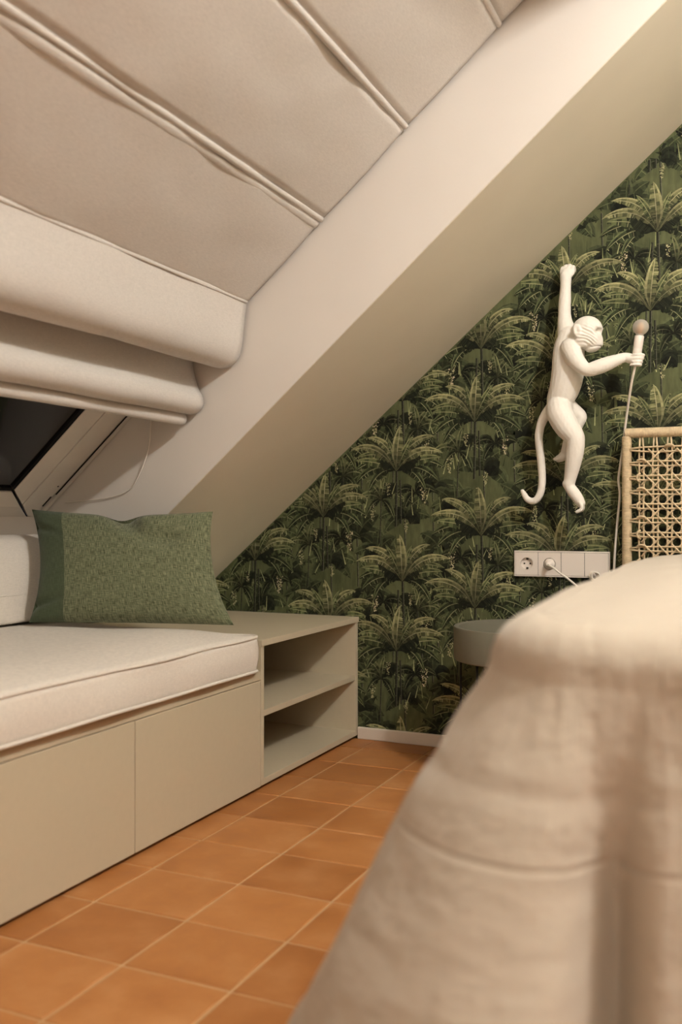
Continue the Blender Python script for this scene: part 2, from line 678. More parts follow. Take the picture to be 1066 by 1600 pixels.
def trunk(o, dx, h, w, shade=1.0):
    x = o[0]; z = o[1]
    nseg = 5
    for i in range(nseg):
        z0 = z - h * i / nseg; z1 = z - h * (i + 1) / nseg
        xa = x + dx * i / nseg; xb = x + dx * (i + 1) / nseg
        stroke((xa, z0), (xb, z1), w, w * 1.05, tuple(s * shade for s in (38, 40, 30)), .1)
        stroke((xa + w * .3, z0), (xb + w * .3, z1), w * .22, w * .22, tuple(s * shade for s in (104, 104, 84)), .2)
        stroke((xb - w * .5, z1), (xb + w * .5, z1 + .001), .0014, .0014, (92, 94, 70), .1)

def flower(o, s=1.0, pink=False):
    for k in range(46):
        t = RND.random()
        r = (.011 * (1 - .65 * t)) * s
        x = o[0] + RND.uniform(-r, r); z = o[1] - t * .05 * s
        a = RND.uniform(0, 6.28); l = RND.uniform(.0025, .005) * s
        col = RND.choice(((204, 194, 148), (170, 162, 112), (142, 136, 88), (210, 190, 160) if pink else (188, 184, 130), (52, 46, 32)))
        stroke((x, z), (x + math.cos(a) * l, z + math.sin(a) * l), .0028 * s, .0018 * s, col, .15)

MAIN = [  # base-control, tip, width, tone (right-leaning crown)
    ((-66, 26), (-112, -78), 17, 'dark'), ((66, 30), (108, -72), 17, 'dark'),
    ((-80, 40), (-150, -44), 19, 'dark'), ((80, 44), (158, -40), 19, 'dark'),
    ((-74, 62), (-158, 0), 19, 'dark'), ((84, 62), (172, 6), 19, 'dark'),
    ((-50, 40), (-150, 34), 19, 'mid'), ((56, 44), (160, 44), 19, 'mid'),
    ((44, 34), (92, 88), 34, 'vdark'), ((-30, 34), (-76, 84), 32, 'vdark'),
    ((-50, 84), (-150, 50), 15, 'mid'), ((64, 100), (172, 62), 16, 'bright'),
    ((-76, 112), (-176, 78), 16, 'bright'), ((40, 120), (142, 116), 16, 'bright'),
    ((-26, 118), (-108, 122), 15, 'bright'), ((22, 66), (66, 122), 13, 'mid'),
    ((-10, 64), (-38, 124), 12, 'mid'), ((2, 84), (14, 158), 21, 'bright'),
]
SECOND = [((-40, 42), (-110, 4), 30, 'back'), ((44, 46), (112, 0), 30, 'back'), ((-46, 14), (-90, -54), 28, 'back'),
          ((42, 18), (86, -60), 28, 'back'), ((-22, 60), (-80, 74), 28, 'back'), ((22, 62), (78, 76), 28, 'back'), ((4, 50), (-6, 108), 24, 'back'),
          ((-30, 20), (-60, 30), 30, 'vdark'), ((30, 16), (58, -20), 30, 'vdark')]
SECOND2 = [((-40, 42), (-106, 2), 19, 'mid'), ((44, 46), (102, -4), 19, 'mid'), ((30, -4), (56, -80), 17, 'dark'),
           ((-34, 6), (-66, -64), 16, 'dark'), ((-18, 52), (-66, 80), 18, 'mid'), ((26, 50), (76, 56), 28, 'vdark'), ((4, 40), (16, 98), 16, 'mid')]

def in_wall(x, z, m=.03):
    return -.02 < z + .18 and z < (x + 1.2057) * .859 + .22 and -1.05 < x < 2.6

sites = []
for i in range(-8, 11):
    for j in range(-6, 6):
        for kind, (bx, bz) in enumerate(((.418, 1.078), (.439, .704))):
            x = bx + .2755 * i; z = bz + .157 * i + .612 * j
            if in_wall(x, z) and z > -.17:
                sites.append((x, z, kind))
sites.sort(key=lambda s: -s[1])
# back layer
for (x, z, kind) in sites:
    m = 1 if kind == 0 else -1
    INK.site(0, z)
    for (ox, oz, sc) in ((.13 * m, -.07, 1.0), (-.13 * m, .02, .95), (.03 * m, -.16, .9), (.09 * m, .09, .85)):
        o = (x + ox, z + oz)
        trunk(o, .004 * m, .17, .006, 1.25)
        for (c, t, w, tone) in SECOND:
            leaf(o, c, t, w, tone, sc * RND.uniform(.9, 1.05), RND.choice((1, -1)), 6, RND.uniform(.7, 1.0))
    for k in range(16):
        px = x + RND.uniform(-.14, .14); pz = z + RND.uniform(-.16, .12)
        h = RND.uniform(.03, .075)
        stroke((px, pz), (px + RND.uniform(-.016, .016), pz + h), .0032, .0008, RND.choice(((150, 156, 96), (112, 122, 70), (60, 72, 38), (46, 56, 30))), .2)
# middle layer: smaller palms and flower spikes
for (x, z, kind) in sites:
    m = 1 if kind == 0 else -1
    INK.site(1, z)
    o = (x - .055 * m, z - .098)
    trunk(o, -.006 * m, .15, .0045)
    for (c, t, w, tone) in SECOND2:
        leaf(o, c, t, w, tone, .85, m, 8, .92)
    o = (x + .068 * m, z - .075)
    for (c, t, w, tone) in SECOND2[:5]:
        leaf(o, c, t, w * 1.2, 'dark', .72, -m, 7, .72)
    flower((x - .088 * m, z - .118), 1.0)
    flower((x + .1 * m, z - .05), 1.25, True)
    flower((x + .035 * m, z - .17), .8)
    flower((x - .03 * m, z - .04), .8)
    for k in range(7):
        px = x + RND.uniform(-.12, .12); pz = z + RND.uniform(-.2, -.02)
        stroke((px, pz), (px + RND.uniform(-.02, .02), pz + RND.uniform(.03, .06)), .0035, .001, (164, 168, 112), .2)
# front layer: the big crowns, lower ones in front
for (x, z, kind) in sites:
    m = 1 if kind == 0 else -1
    INK.site(2, z)
    o = (x, z)
    trunk((x + .002, z), -.004 * m, .19, .0085)
    trunk((x + .014 * m, z - .03), .003 * m, .15, .0065)
    for (c, t, w, tone) in MAIN:
        leaf(o, (c[0] + RND.uniform(-5, 5), c[1] + RND.uniform(-5, 5)), (t[0] + RND.uniform(-6, 6), t[1] + RND.uniform(-6, 6)), w, tone, .98, m, 12, RND.uniform(.9, 1.06))

# keep only what lies on the wall, clear of slope and floor
vv, ff, cc = [], [], []
for f in INK.f:
    ps = [INK.v[i] for i in f]
    if all(p[2] > .003 and p[2] < (p[0] + 1.2057) * .859 - .002 and p[0] > -.75 and p[0] < 2.4 for p in ps) and not all(.556 < p[0] < .845 and .58 < p[2] < .652 for p in ps):
        o = len(vv)
        vv += ps; cc += [INK.c[i] for i in f]
        ff.append(tuple(range(o, o + len(ps))))
me = bpy.data.meshes.new('wallpaper_print')
me.from_pydata(vv, [], ff)
ca = me.color_attributes.new('ink', 'FLOAT_COLOR', 'POINT')
ca.data.foreach_set('color', [x for c in cc for x in c])
me.materials.append(M['print'])
wp = bpy.data.objects.new('wallpaper_print', me)
link(wp, wall_back)

# ------------------------------------------------------------------ roof window
win = struct(thing('window_1', 'dark night roof window in white frame below linen blind', 'window', S(.85, -1.3, .31)))
del win['category']
def sbox(name, u0, u1, y0, y1, w0, w1, mat, parent, bw=.0):
    v = [S(u, y, w) for w in (w0, w1) for (u, y) in ((u0, y0), (u1, y0), (u1, y1), (u0, y1))]
    o = obj(name, v, boxdata(0, 1, 0, 1, 0, 1)[1], mat, parent)
    if bw:
        bevel(o, bw)
    return o
def spoly(name, poly, mat, parent, bw=0.0):
    """poly: (u, y, w_front); back at w .37"""
    n = len(poly)
    v = [S(*p) for p in poly] + [S(p[0], p[1], .372) for p in poly]
    f = [tuple(range(n)), tuple(range(2 * n - 1, n - 1, -1))] + [(i, (i + 1) % n, (i + 1) % n + n, i + n) for i in range(n)]
    o = obj(name, v, f, mat, parent)
    if bw:
        bevel(o, bw)
    return o
UB, UT = .815, 3.05
YL, YR = -2.345, -.7
for sgn in (0, 1):
    def yy(d):
        return YR - d if sgn == 0 else YL + d
    spoly('side_casing', [(UB + .0, yy(.019), .307), (UT, yy(.019), .307), (UT, yy(.109), .309), (UB + .052, yy(.109), .309), (UB + .004, yy(.052), .307)], M['frame_white'], win, .002)
    spoly('blind_track', [(UB, yy(.001), .300), (UT, yy(.001), .300), (UT, yy(.016), .300), (UB, yy(.016), .300)], M['frame_white'], win, .0015)
    spoly('sash_side', [(UB + .053, yy(.1115), .311), (UT, yy(.1115), .311), (UT, yy(.160), .332), (UB + .092, yy(.160), .332)], M['frame_white'], win, .0015)
    spoly('gasket', [(UB + .092, yy(.1605), .334), (UT, yy(.1605), .334), (UT, yy(.170), .338), (UB + .098, yy(.170), .338)], M['gasket'], win)
spoly('bottom_rail', [(UB, YR - .053, .309), (UB + .044, YR - .113, .311), (UB + .086, YR - .166, .330), (UB + .086, YL + .166, .330), (UB + .044, YL + .113, .311), (UB, YL + .053, .309)], M['frame_white'], win, .0015)
spoly('gasket', [(UB + .0875, YR - .16, .334), (UB + .0955, YR - .168, .338), (UB + .0955, YL + .168, .338), (UB + .0875, YL + .16, .334)], M['gasket'], win)
sbox('pane', UB + .09, UT, YL + .165, YR - .165, .344, .350, M['glass'], win)
sbox('frame_back', UB - .005, UT, YL, YR, .374, .386, M['dark'], win)
c = Vector(S(.959, YR - .037, .3075))
sv, sf = lathe([(.0028, -.001), (.0028, .0012), (.0022, .0016)], c, (SU, 0, -CU), 12)
obj('screw', sv, sf, M['gasket'], win, True)
sbox('track_slot', .868, .912, YR - .030, YR - .026, .305, .3075, M['dark'], win)
sbox('track_slot', .925, UT, YR - .0205, YR - .0175, .303, .3055, M['dark'], win)

# ------------------------------------------------------------------ roman blind
blind = thing('roman_blind', 'natural linen roman blind drawn halfway up the sloped roof window', 'blind', (-.1, -1.37, 1.04))
BY0, BY1 = -2.335, -.7065
def strip(name, prof, y0, y1, ny, mat, parent, wob=.0, seed=0.0, th=.0035, open_end=True):
    """prof: list of (x,z); extruded over y with a soft wobble along the normal"""
    n = len(prof)
    v = []; f = []
    for j in range(ny + 1):
        t = j / ny
        y = y0 + (y1 - y0) * t
        edge = min(1.0, (1 - t) * 14, t * 14)
        for i, (x, z) in enumerate(prof):
            a = prof[max(i - 1, 0)]; b = prof[min(i + 1, n - 1)]
            dx, dz = b[0] - a[0], b[1] - a[1]
            L = math.hypot(dx, dz) or 1
            s = i * .05
            k = wob * (mnoise.noise(Vector((y * 3.1 + seed, x * 5, z * 5))) + .5 * mnoise.noise(Vector((y * 9 + seed, x * 13, z * 13 + 4)))) * (.35 + .65 * edge)
            v.append((x + dz / L * k, y, z - dx / L * k))
    for j in range(ny):
        for i in range(n - 1):
            f.append((j * n + i, j * n + i + 1, (j + 1) * n + i + 1, (j + 1) * n + i))
    o = obj(name, v, f, mat, parent, True)
    m = o.modifiers.new('thick', 'SOLIDIFY')
    m.thickness = th
    m.offset = 0
    return o
def xz(u, w):
    p = S(u, 0, w)
    return (p[0], p[2])
battens = [2.085, 2.405, 2.73, 3.05]
def panel_profile(u0, u1, w=.275, belly=.004, n=14):
    out = []
    for i in range(n + 1):
        t = i / n
        out.append(xz(u0 + (u1 - u0) * t, w - belly * math.sin(math.pi * t) ** .8))
    return out
edges = [1.768] + battens + [3.24]
for k in range(len(edges) - 1):
    strip('panel', panel_profile(edges[k] + (.006 if k else 0), edges[k + 1] - .006), BY0, BY1, 110, M['blind'], blind, .006, k * 7.3)
for k, ub in enumerate(battens):
    # tucked batten pocket: a roll and a smaller pleat under it
    roll = [xz(ub + .0065 * math.cos(a), .2740 - .0055 * math.sin(a)) for a in [math.pi * i / 8 for i in range(9)]]
    strip('batten_pocket', roll, BY0, BY1, 110, M['blind'], blind, .0035, 31 + k * 3.7, .003)
    if k:
        continue
    roll2 = [xz(ub - .020 + .010 * math.cos(a), .2735 - .0035 * math.sin(a)) for a in [math.pi * i / 6 for i in range(7)]]
    strip('pleat', roll2, BY0, BY1, 110, M['blind'], blind, .0035, 77 + k * 5.1, .002)
# crease above the big fold
roll = [(-.038 + .0065 * math.cos(a), 1.366 + .0065 * math.sin(a)) for a in [-.9 + math.pi * 1.2 * i / 8 for i in range(9)]]
strip('batten_pocket', roll, BY0, BY1, 70, M['blind'], blind, .0025, 12.5, .003)
f1 = [tuple(p) for p in catmull([(-.036, 1.366), (-.040, 1.34), (-.045, 1.30), (-.050, 1.25), (-.060, 1.215), (-.082, 1.193), (-.115, 1.186), (-.155, 1.197), (-.185, 1.225), (-.20, 1.27)], 4)]
strip('fold', f1, BY0, BY1, 60, M['blind'], blind, .005, 3.3, .004)
f2 = [tuple(p) for p in catmull([(-.205, 1.27), (-.212, 1.22), (-.205, 1.17), (-.190, 1.128), (-.176, 1.105), (-.176, 1.082), (-.190, 1.066), (-.215, 1.060), (-.25, 1.068), (-.275, 1.09)], 4)]
strip('fold', f2, BY0, BY1 - .004, 60, M['blind'], blind, .004, 21.3, .004)
f3 = [tuple(p) for p in catmull([(-.262, 1.088), (-.240, 1.068), (-.226, 1.052), (-.226, 1.038), (-.236, 1.030), (-.262, 1.036), (-.285, 1.055), (-.295, 1.08)], 4)]
strip('hem_bar', f3, BY0, BY1 - .016, 60, M['blind'], blind, .0015, 5.9, .004)
cp = catmull([(-.354, -.712, 1.06), (-.363, -.706, .986), (-.382, -.703, .93), (-.407, -.702, .883), (-.442, -.7, .844), (-.512, -.7, .824), (-.60, -.7, .815), (-.683, -.7, .809)], 5)
v, f = tube(cp, .0016, 6)
obj('pull_cord', v, f, M['cable'], blind, True)

# ------------------------------------------------------------------ built-in bench
def cabinet(y0, y1, label):
    t = thing('bench_cabinet', label, 'cabinet', (-.3, (y0 + y1) / 2, 0), 'bench cabinets under the seat cushion')
    mb = MB()
    mb.add(*boxdata(-.66, -.019, y0 + .0008, y0 + .018, .012, .308))
    mb.add(*boxdata(-.66, -.019, y1 - .018, y1 - .0008, .012, .308))
    mb.add(*boxdata(-.66, -.019, y0 + .018, y1 - .018, .012, .03))
    mb.add(*boxdata(-.66, -.645, y0 + .018, y1 - .018, .03, .308))
    mb.build('carcass', M['bench'], t)
    box('door', -.018, 0, y0 + .0015, y1 - .0015, .011, .3065, M['bench'], t, .0012)
    box('plinth', -.64, -.03, y0 + .001, y1 - .001, 0, .012, M['dark'], t)
cabinet(-1.258, -.685, 'greige bench cabinet with flat door next to the open shelf')
cabinet(-1.831, -1.258, 'greige bench cabinet with flat door at the left photo edge')
cabinet(-2.404, -1.831, 'greige bench cabinet farthest from the open shelf, nearest the viewer')
bt = tag(box('worktop', -.785, -.001, -2.404, -.685, .3085, .332, M['bench'], bw=.001, at=(-.3, -1.5, .3085)), 'greige bench top board under the cream seat cushion', 'board')

t = thing('open_shelf_unit', 'greige open shelf unit with two compartments against the wallpaper', 'shelf', (-.3, -.34, 0))
box('top_board', -.70, .004, -.6848, -.001, .402, .420, M['bench'], t, .0012)
box('side_panel', -.68, 0, -.6842, -.667, .012, .402, M['bench'], t, .001)
box('side_panel', -.68, 0, -.020, -.0015, .012, .402, M['bench'], t, .001)
box('shelf', -.66, -.004, -.667, -.020, .202, .219, M['bench'], t, .001)
box('bottom_board', -.68, 0, -.667, -.020, .012, .030, M['bench'], t, .001)
box('back_panel', -.66, -.645, -.667, -.020, .030, .402, M['bench'], t)
box('plinth', -.64, -.03, -.68, -.004, 0, .012, M['dark'], t)

# ------------------------------------------------------------------ seat and back cushions
def cushion_mesh(x0, x1, y0, y1, z0, z1, crown, nx, ny, r=.03, wob=.004, seed=0.0, cfun=None):
    """rounded box, top crowned; verts + faces + piping loop function"""
    nz = 6
    bm = bmesh.new()
    bmesh.ops.create_grid(bm, x_segments=nx, y_segments=ny, size=1)
    top = {}
    v = []; f = []
    def P(a, b, c):
        # a,b in [-1,1] plan; c in [0,1] height
        cx, cy = (x0 + x1) / 2, (y0 + y1) / 2
        hx, hy = (x1 - x0) / 2, (y1 - y0) / 2
        bulge = .006 * math.sin(math.pi * c)
        x = cx + a * hx; y = cy + b * hy
        # rounded plan corners
        ex = max(0, abs(x - cx) - (hx - r)); ey = max(0, abs(y - cy) - (hy - r))
        d = math.hypot(ex, ey)
        if ex > 0 and ey > 0 and d > 0:
            m = max(ex, ey)
            k = m / d
            x = cx + math.copysign(hx - r + ex * k, x - cx); y = cy + math.copysign(hy - r + ey * k, y - cy)
        edge = max(abs(a), abs(b))
        x += math.copysign(bulge, a) * (abs(a) > .999)
        y += math.copysign(bulge, b) * (abs(b) > .999)
        z = z0 + (z1 - z0) * c
        w = wob * mnoise.noise(Vector((x * 4 + seed, y * 4, z * 6)))
        if c >= .999:
            z += crown * ((1 - (a ** 4 if a > 0 else a ** 20)) * (1 - abs(b) ** 14)) + w
        else:
            z += w * .6
            x += w * 1.2 * (abs(a) > .999)
        return (x, y, z)
    bm.free()
    idx = {}
    def vid(i, j, k):
        key = (i, j, k)
        if key not in idx:
            idx[key] = len(v)
            a = -1 + 2 * i / nx; b = -1 + 2 * j / ny
            v.append(P(a, b, k / nz))
        return idx[key]
    for i in range(nx):
        for j in range(ny):
            f.append((vid(i, j, nz), vid(i + 1, j, nz), vid(i + 1, j + 1, nz), vid(i, j + 1, nz)))
            f.append((vid(i, j, 0), vid(i, j + 1, 0), vid(i + 1, j + 1, 0), vid(i + 1, j, 0)))
    for k in range(nz):
        for i in range(nx):
            f.append((vid(i, 0, k), vid(i + 1, 0, k), vid(i + 1, 0, k + 1), vid(i, 0, k + 1)))
            f.append((vid(i, ny, k), vid(i, ny, k + 1), vid(i + 1, ny, k + 1), vid(i + 1, ny, k)))
        for j in range(ny):
            f.append((vid(0, j, k), vid(0, j, k + 1), vid(0, j + 1, k + 1), vid(0, j + 1, k)))
            f.append((vid(nx, j, k), vid(nx, j + 1, k), vid(nx, j + 1, k + 1), vid(nx, j, k + 1)))
    def loop(k):
        ids = [(i, 0) for i in range(nx)] + [(nx, j) for j in range(ny)] + [(i, ny) for i in range(nx, 0, -1)] + [(0, j) for j in range(ny, 0, -1)]
        return [v[vid(i, j, k)] for i, j in ids]
    return v, f, loop(nz), loop(0)

def closed_tube(pts, r, seg=8):
    P = [Vector(p) for p in pts]
    n = len(P)
    v = []; f = []
    for i in range(n):
        T = (P[(i + 1) % n] - P[i - 1]).normalized()
        N = Vector((0, 0, 1)); N = (N - T * N.dot(T)).normalized()
        B = T.cross(N)
        for k in range(seg):
            a = 2 * math.pi * k / seg
            v.append(P[i] + (N * math.cos(a) + B * math.sin(a)) * r)
    for i in range(n):
        j = (i + 1) % n
        for k in range(seg):
            k2 = (k + 1) % seg
            f.append((i * seg + k, i * seg + k2, j * seg + k2, j * seg + k))
    return v, f

t = thing('seat_cushion', 'long cream linen seat cushion with piping on the bench', 'cushion', (-.33, -1.53, .332))
v, f, ltop, lbot = cushion_mesh(-.782, .012, -2.335, -.704, .3375, .434, .025, 30, 70, .035, .008, 1.7)
obj('cover', v, f, M['seat'], t, True)
v, f = closed_tube(ltop, .0042)
obj('piping', v, f, M['seat'], t, True)
lb = [(p[0] + (.004 if p[0] > 0 else 0), p[1], p[2] + .004) for p in lbot]
v, f = closed_tube(lb, .0042)
obj('piping', v, f, M['seat'], t, True)

# back cushion: rounded front, stands on the seat along the knee wall
def back_cushion():
    prof = [(-.786, .460), (-.66, .460), (-.640, .465), (-.632, .48), (-.634, .56), (-.645, .63), (-.668, .682), (-.70, .706), (-.745, .712), (-.786, .70)]
    pr = catmull([(p[0], p[1], 0) for p in prof], 4)
    ny = 40
    y0, y1 = -2.03, -.712
    v = []; f = []
    n = len(pr)
    cx, cz = -.72, .57
    for j in range(ny + 1):
        t = j / ny
        y = y0 + (y1 - y0) * t
        e = min(t, 1 - t) * (y1 - y0)
        s = 1 - .10 * (1 - sst(0, .06, e))
        for p in pr:
            w = .004 * mnoise.noise(Vector((p[0] * 5, y * 4, p[1] * 5)))
            x = cx + (p[0] - cx) * s + (w if p[0] > -.78 else 0)
            z = max(.4645, cz + (p[1] - cz) * s + (w if p[1] > .47 else 0))
            v.append((max(x, -.788), y, z))
    for j in range(ny):
        for i in range(n):
            k = (i + 1) % n
            f.append((j * n + i, j * n + k, (j + 1) * n + k, (j + 1) * n + i))
    f.append(tuple(range(n)))
    f.append(tuple(range((ny + 1) * n - 1, ny * n - 1, -1)))
    return v, f
t = thing('back_cushion', 'cream upholstered back cushion behind the green pillow', 'cushion', (-.72, -1.37, .46))
v, f = back_cushion()
obj('cover', v, f, M['seat'], t, True)
v, f = tube([(-.6325, y * .01, .545 + .001 * math.sin(y)) for y in range(-200, -72, 4)], .0022, 6)
obj('seam', v, f, M['seat'], t, True)

# ------------------------------------------------------------------ green pillow
BL, BR = Vector((-.585, -.960, .470)), Vector((-.048, -.752, .466))
TL, TR = Vector((-.645, -.885, .786)), Vector((-.135, -.722, .780))
def pillow():
    nu, nv = 56, 36
    front = {}; back = {}
    nrm = ((BR - BL).cross(TL - BL)).normalized()      # towards the room
    if nrm.y > 0:
        nrm = -nrm
    vs = []; uv = []
    def pos(i, j, side):
        a = i / nu; b = j / nv
        # edges drawn in between the corners
        ca = .040 * (1 - (2 * a - 1) ** 2); cb = .052 * (1 - (2 * b - 1) ** 2)
        aa = a + (cb * (1 - 2 * a)); 
        bb = b
        bb = b - ca * 1.0 * sst(.5, 1, b) + ca * .2 * (1 - sst(0, .5, b))
        p = (BL * (1 - aa) + BR * aa) * (1 - bb) + (TL * (1 - aa) + TR * aa) * bb
        ea = 1 - abs(2 * a - 1) ** 2.6; eb = 1 - abs(2 * b - 1) ** 2.6
        th = (max(0, ea) * max(0, eb)) ** .48 * .062
        # dent at the top, creases towards the corners
        dent = math.exp(-((a - .52 - (1 - b) * .38) / .055) ** 2) * sst(.60, .95, b) * .030
        dent2 = math.exp(-((a - .76) / .10) ** 2 - ((b - .72) / .09) ** 2) * .020
        cr = .018 * math.exp(-((b - .13 - .45 * a) / .028) ** 2) * (1 - sst(.05, .24, a))
        cr2 = .014 * math.exp(-((b - .84 + .5 * a) / .03) ** 2) * (1 - sst(.04, .2, a))
        wr = .004 * mnoise.noise(Vector((a * 6, b * 5, 3.0)))
        if side > 0:
            p = p + nrm * (th * 1.05 - dent - dent2 - cr - cr2 + wr * min(1, th * 40))
        else:
            p = p - nrm * (th * .42)
        # sag of the top edge where it has been pressed
        p.z -= .018 * math.exp(-((a - .5) / .09) ** 2) * sst(.7, 1, b)
        return p
    n = nu + 1
    V = []; UV = []; F = []
    for side in (1, -1):
        for j in range(nv + 1):
            for i in range(nu + 1):
                V.append(pos(i, j, side)); UV.append((i / nu * .55, j / nv * .34))
    N = (nu + 1) * (nv + 1)
    for j in range(nv):
        for i in range(nu):
            F.append(((j * n + i, j * n + i + 1, (j + 1) * n + i + 1, (j + 1) * n + i), i))
            F.append(((N + j * n + i, N + (j + 1) * n + i, N + (j + 1) * n + i + 1, N + j * n + i + 1), i))
    return V, UV, F, nu
V, UV, F, nu = pillow()
t = thing('throw_pillow', 'green woven throw pillow with a darker side band, leaning on the bench', 'pillow', (-.33, -.86, .46))
cut = 10
def uvobj(name, faces, mat, parent, Vv=None, UVv=None):
    Vv = Vv or V; UVv = UVv or UV
    used = sorted({i for q in faces for i in q})
    mp = {k: i for i, k in enumerate(used)}
    base = wloc(parent) if parent is not None else Vector((0, 0, 0))
    me = bpy.data.meshes.new(name)
    me.from_pydata([Vector(Vv[k]) - base for k in used], [], [tuple(mp[i] for i in q) for q in faces])
    l = me.uv_layers.new(name='UVMap')
    for lp in me.loops:
        l.data[lp.index].uv = UVv[used[lp.vertex_index]]
    for p in me.polygons:
        p.use_smooth = True
    me.materials.append(mat)
    o = bpy.data.objects.new(name, me)
    link(o, parent)
    LOC[o.name] = base
    return o
uvobj('woven_panel', [q for q, i in F if i >= cut], M['pillow'], t)
o = uvobj('side_band', [q for q, i in F if i < cut], M['pillow_side'], t)
o['label'] = 'plain darker green side band'

# ------------------------------------------------------------------ monkey wall lamp
ML = thing('monkey_lamp', 'white hanging monkey figure lamp holding up a bulb on the wallpaper wall', 'lamp', (.74, -.09, .78))
CH = {
 'arm_up': [(0.722,-0.040,1.514,0.0180),(0.724,-0.050,1.493,0.0169),(0.724,-0.055,1.468,0.0169),(0.723,-0.060,1.429,0.0190),(0.723,-0.065,1.389,0.0195),(0.727,-0.070,1.355,0.0249),(0.738,-0.080,1.315,0.0334)],
 'torso': [(0.742,-0.085,1.314,0.0355),(0.738,-0.090,1.281,0.0430),(0.737,-0.092,1.237,0.0462),(0.736,-0.092,1.194,0.0483),(0.727,-0.090,1.157,0.0463),(0.714,-0.085,1.126,0.0410),(0.712,-0.085,1.099,0.0400)],
 'chest': [(0.756,-0.090,1.279,0.0322),(0.759,-0.095,1.230,0.0300),(0.756,-0.095,1.193,0.0300)],
 'arm_near': [(0.752,-0.125,1.274,0.0308),(0.766,-0.145,1.243,0.0273),(0.786,-0.155,1.216,0.0230),(0.808,-0.158,1.200,0.0198),(0.837,-0.155,1.206,0.0218),(0.866,-0.150,1.216,0.0207),(0.896,-0.145,1.227,0.0160),(0.914,-0.140,1.232,0.0139),(0.927,-0.138,1.228,0.0150)],
 'leg_near': [(0.713,-0.105,1.097,0.0386),(0.721,-0.115,1.072,0.0395),(0.740,-0.120,1.038,0.0373),(0.761,-0.120,1.008,0.0308),(0.766,-0.120,0.989,0.0276),(0.762,-0.115,0.955,0.0266),(0.755,-0.110,0.918,0.0229),(0.747,-0.105,0.882,0.0187),(0.743,-0.105,0.866,0.0176)],
 'foot_near': [(0.738,-0.105,0.866,0.0150),(0.755,-0.105,0.841,0.0176),(0.770,-0.108,0.821,0.0165),(0.779,-0.110,0.806,0.0138)],
 'leg_far': [(0.726,-0.060,1.107,0.0315),(0.748,-0.050,1.090,0.0250),(0.765,-0.045,1.074,0.0217),(0.759,-0.045,1.055,0.0196),(0.743,-0.045,1.023,0.0185),(0.731,-0.045,0.993,0.0180),(0.722,-0.045,0.966,0.0153)],
 'foot_far': [(0.724,-0.045,0.963,0.0148),(0.709,-0.045,0.950,0.0137),(0.700,-0.045,0.946,0.0115)],
 'tail': [(0.685,-0.085,1.098,0.0195),(0.667,-0.085,1.077,0.0158),(0.652,-0.080,1.048,0.0136),(0.645,-0.075,1.010,0.0126),(0.648,-0.070,0.967,0.0121),(0.651,-0.065,0.923,0.0121),(0.653,-0.065,0.879,0.0115),(0.649,-0.065,0.844,0.0115),(0.638,-0.065,0.822,0.0110),(0.623,-0.065,0.814,0.0105),(0.607,-0.065,0.820,0.0099),(0.597,-0.065,0.835,0.0088),(0.591,-0.065,0.846,0.0066)],
 'neck': [(0.752,-0.095,1.292,0.0330),(0.786,-0.105,1.312,0.0330)],
}
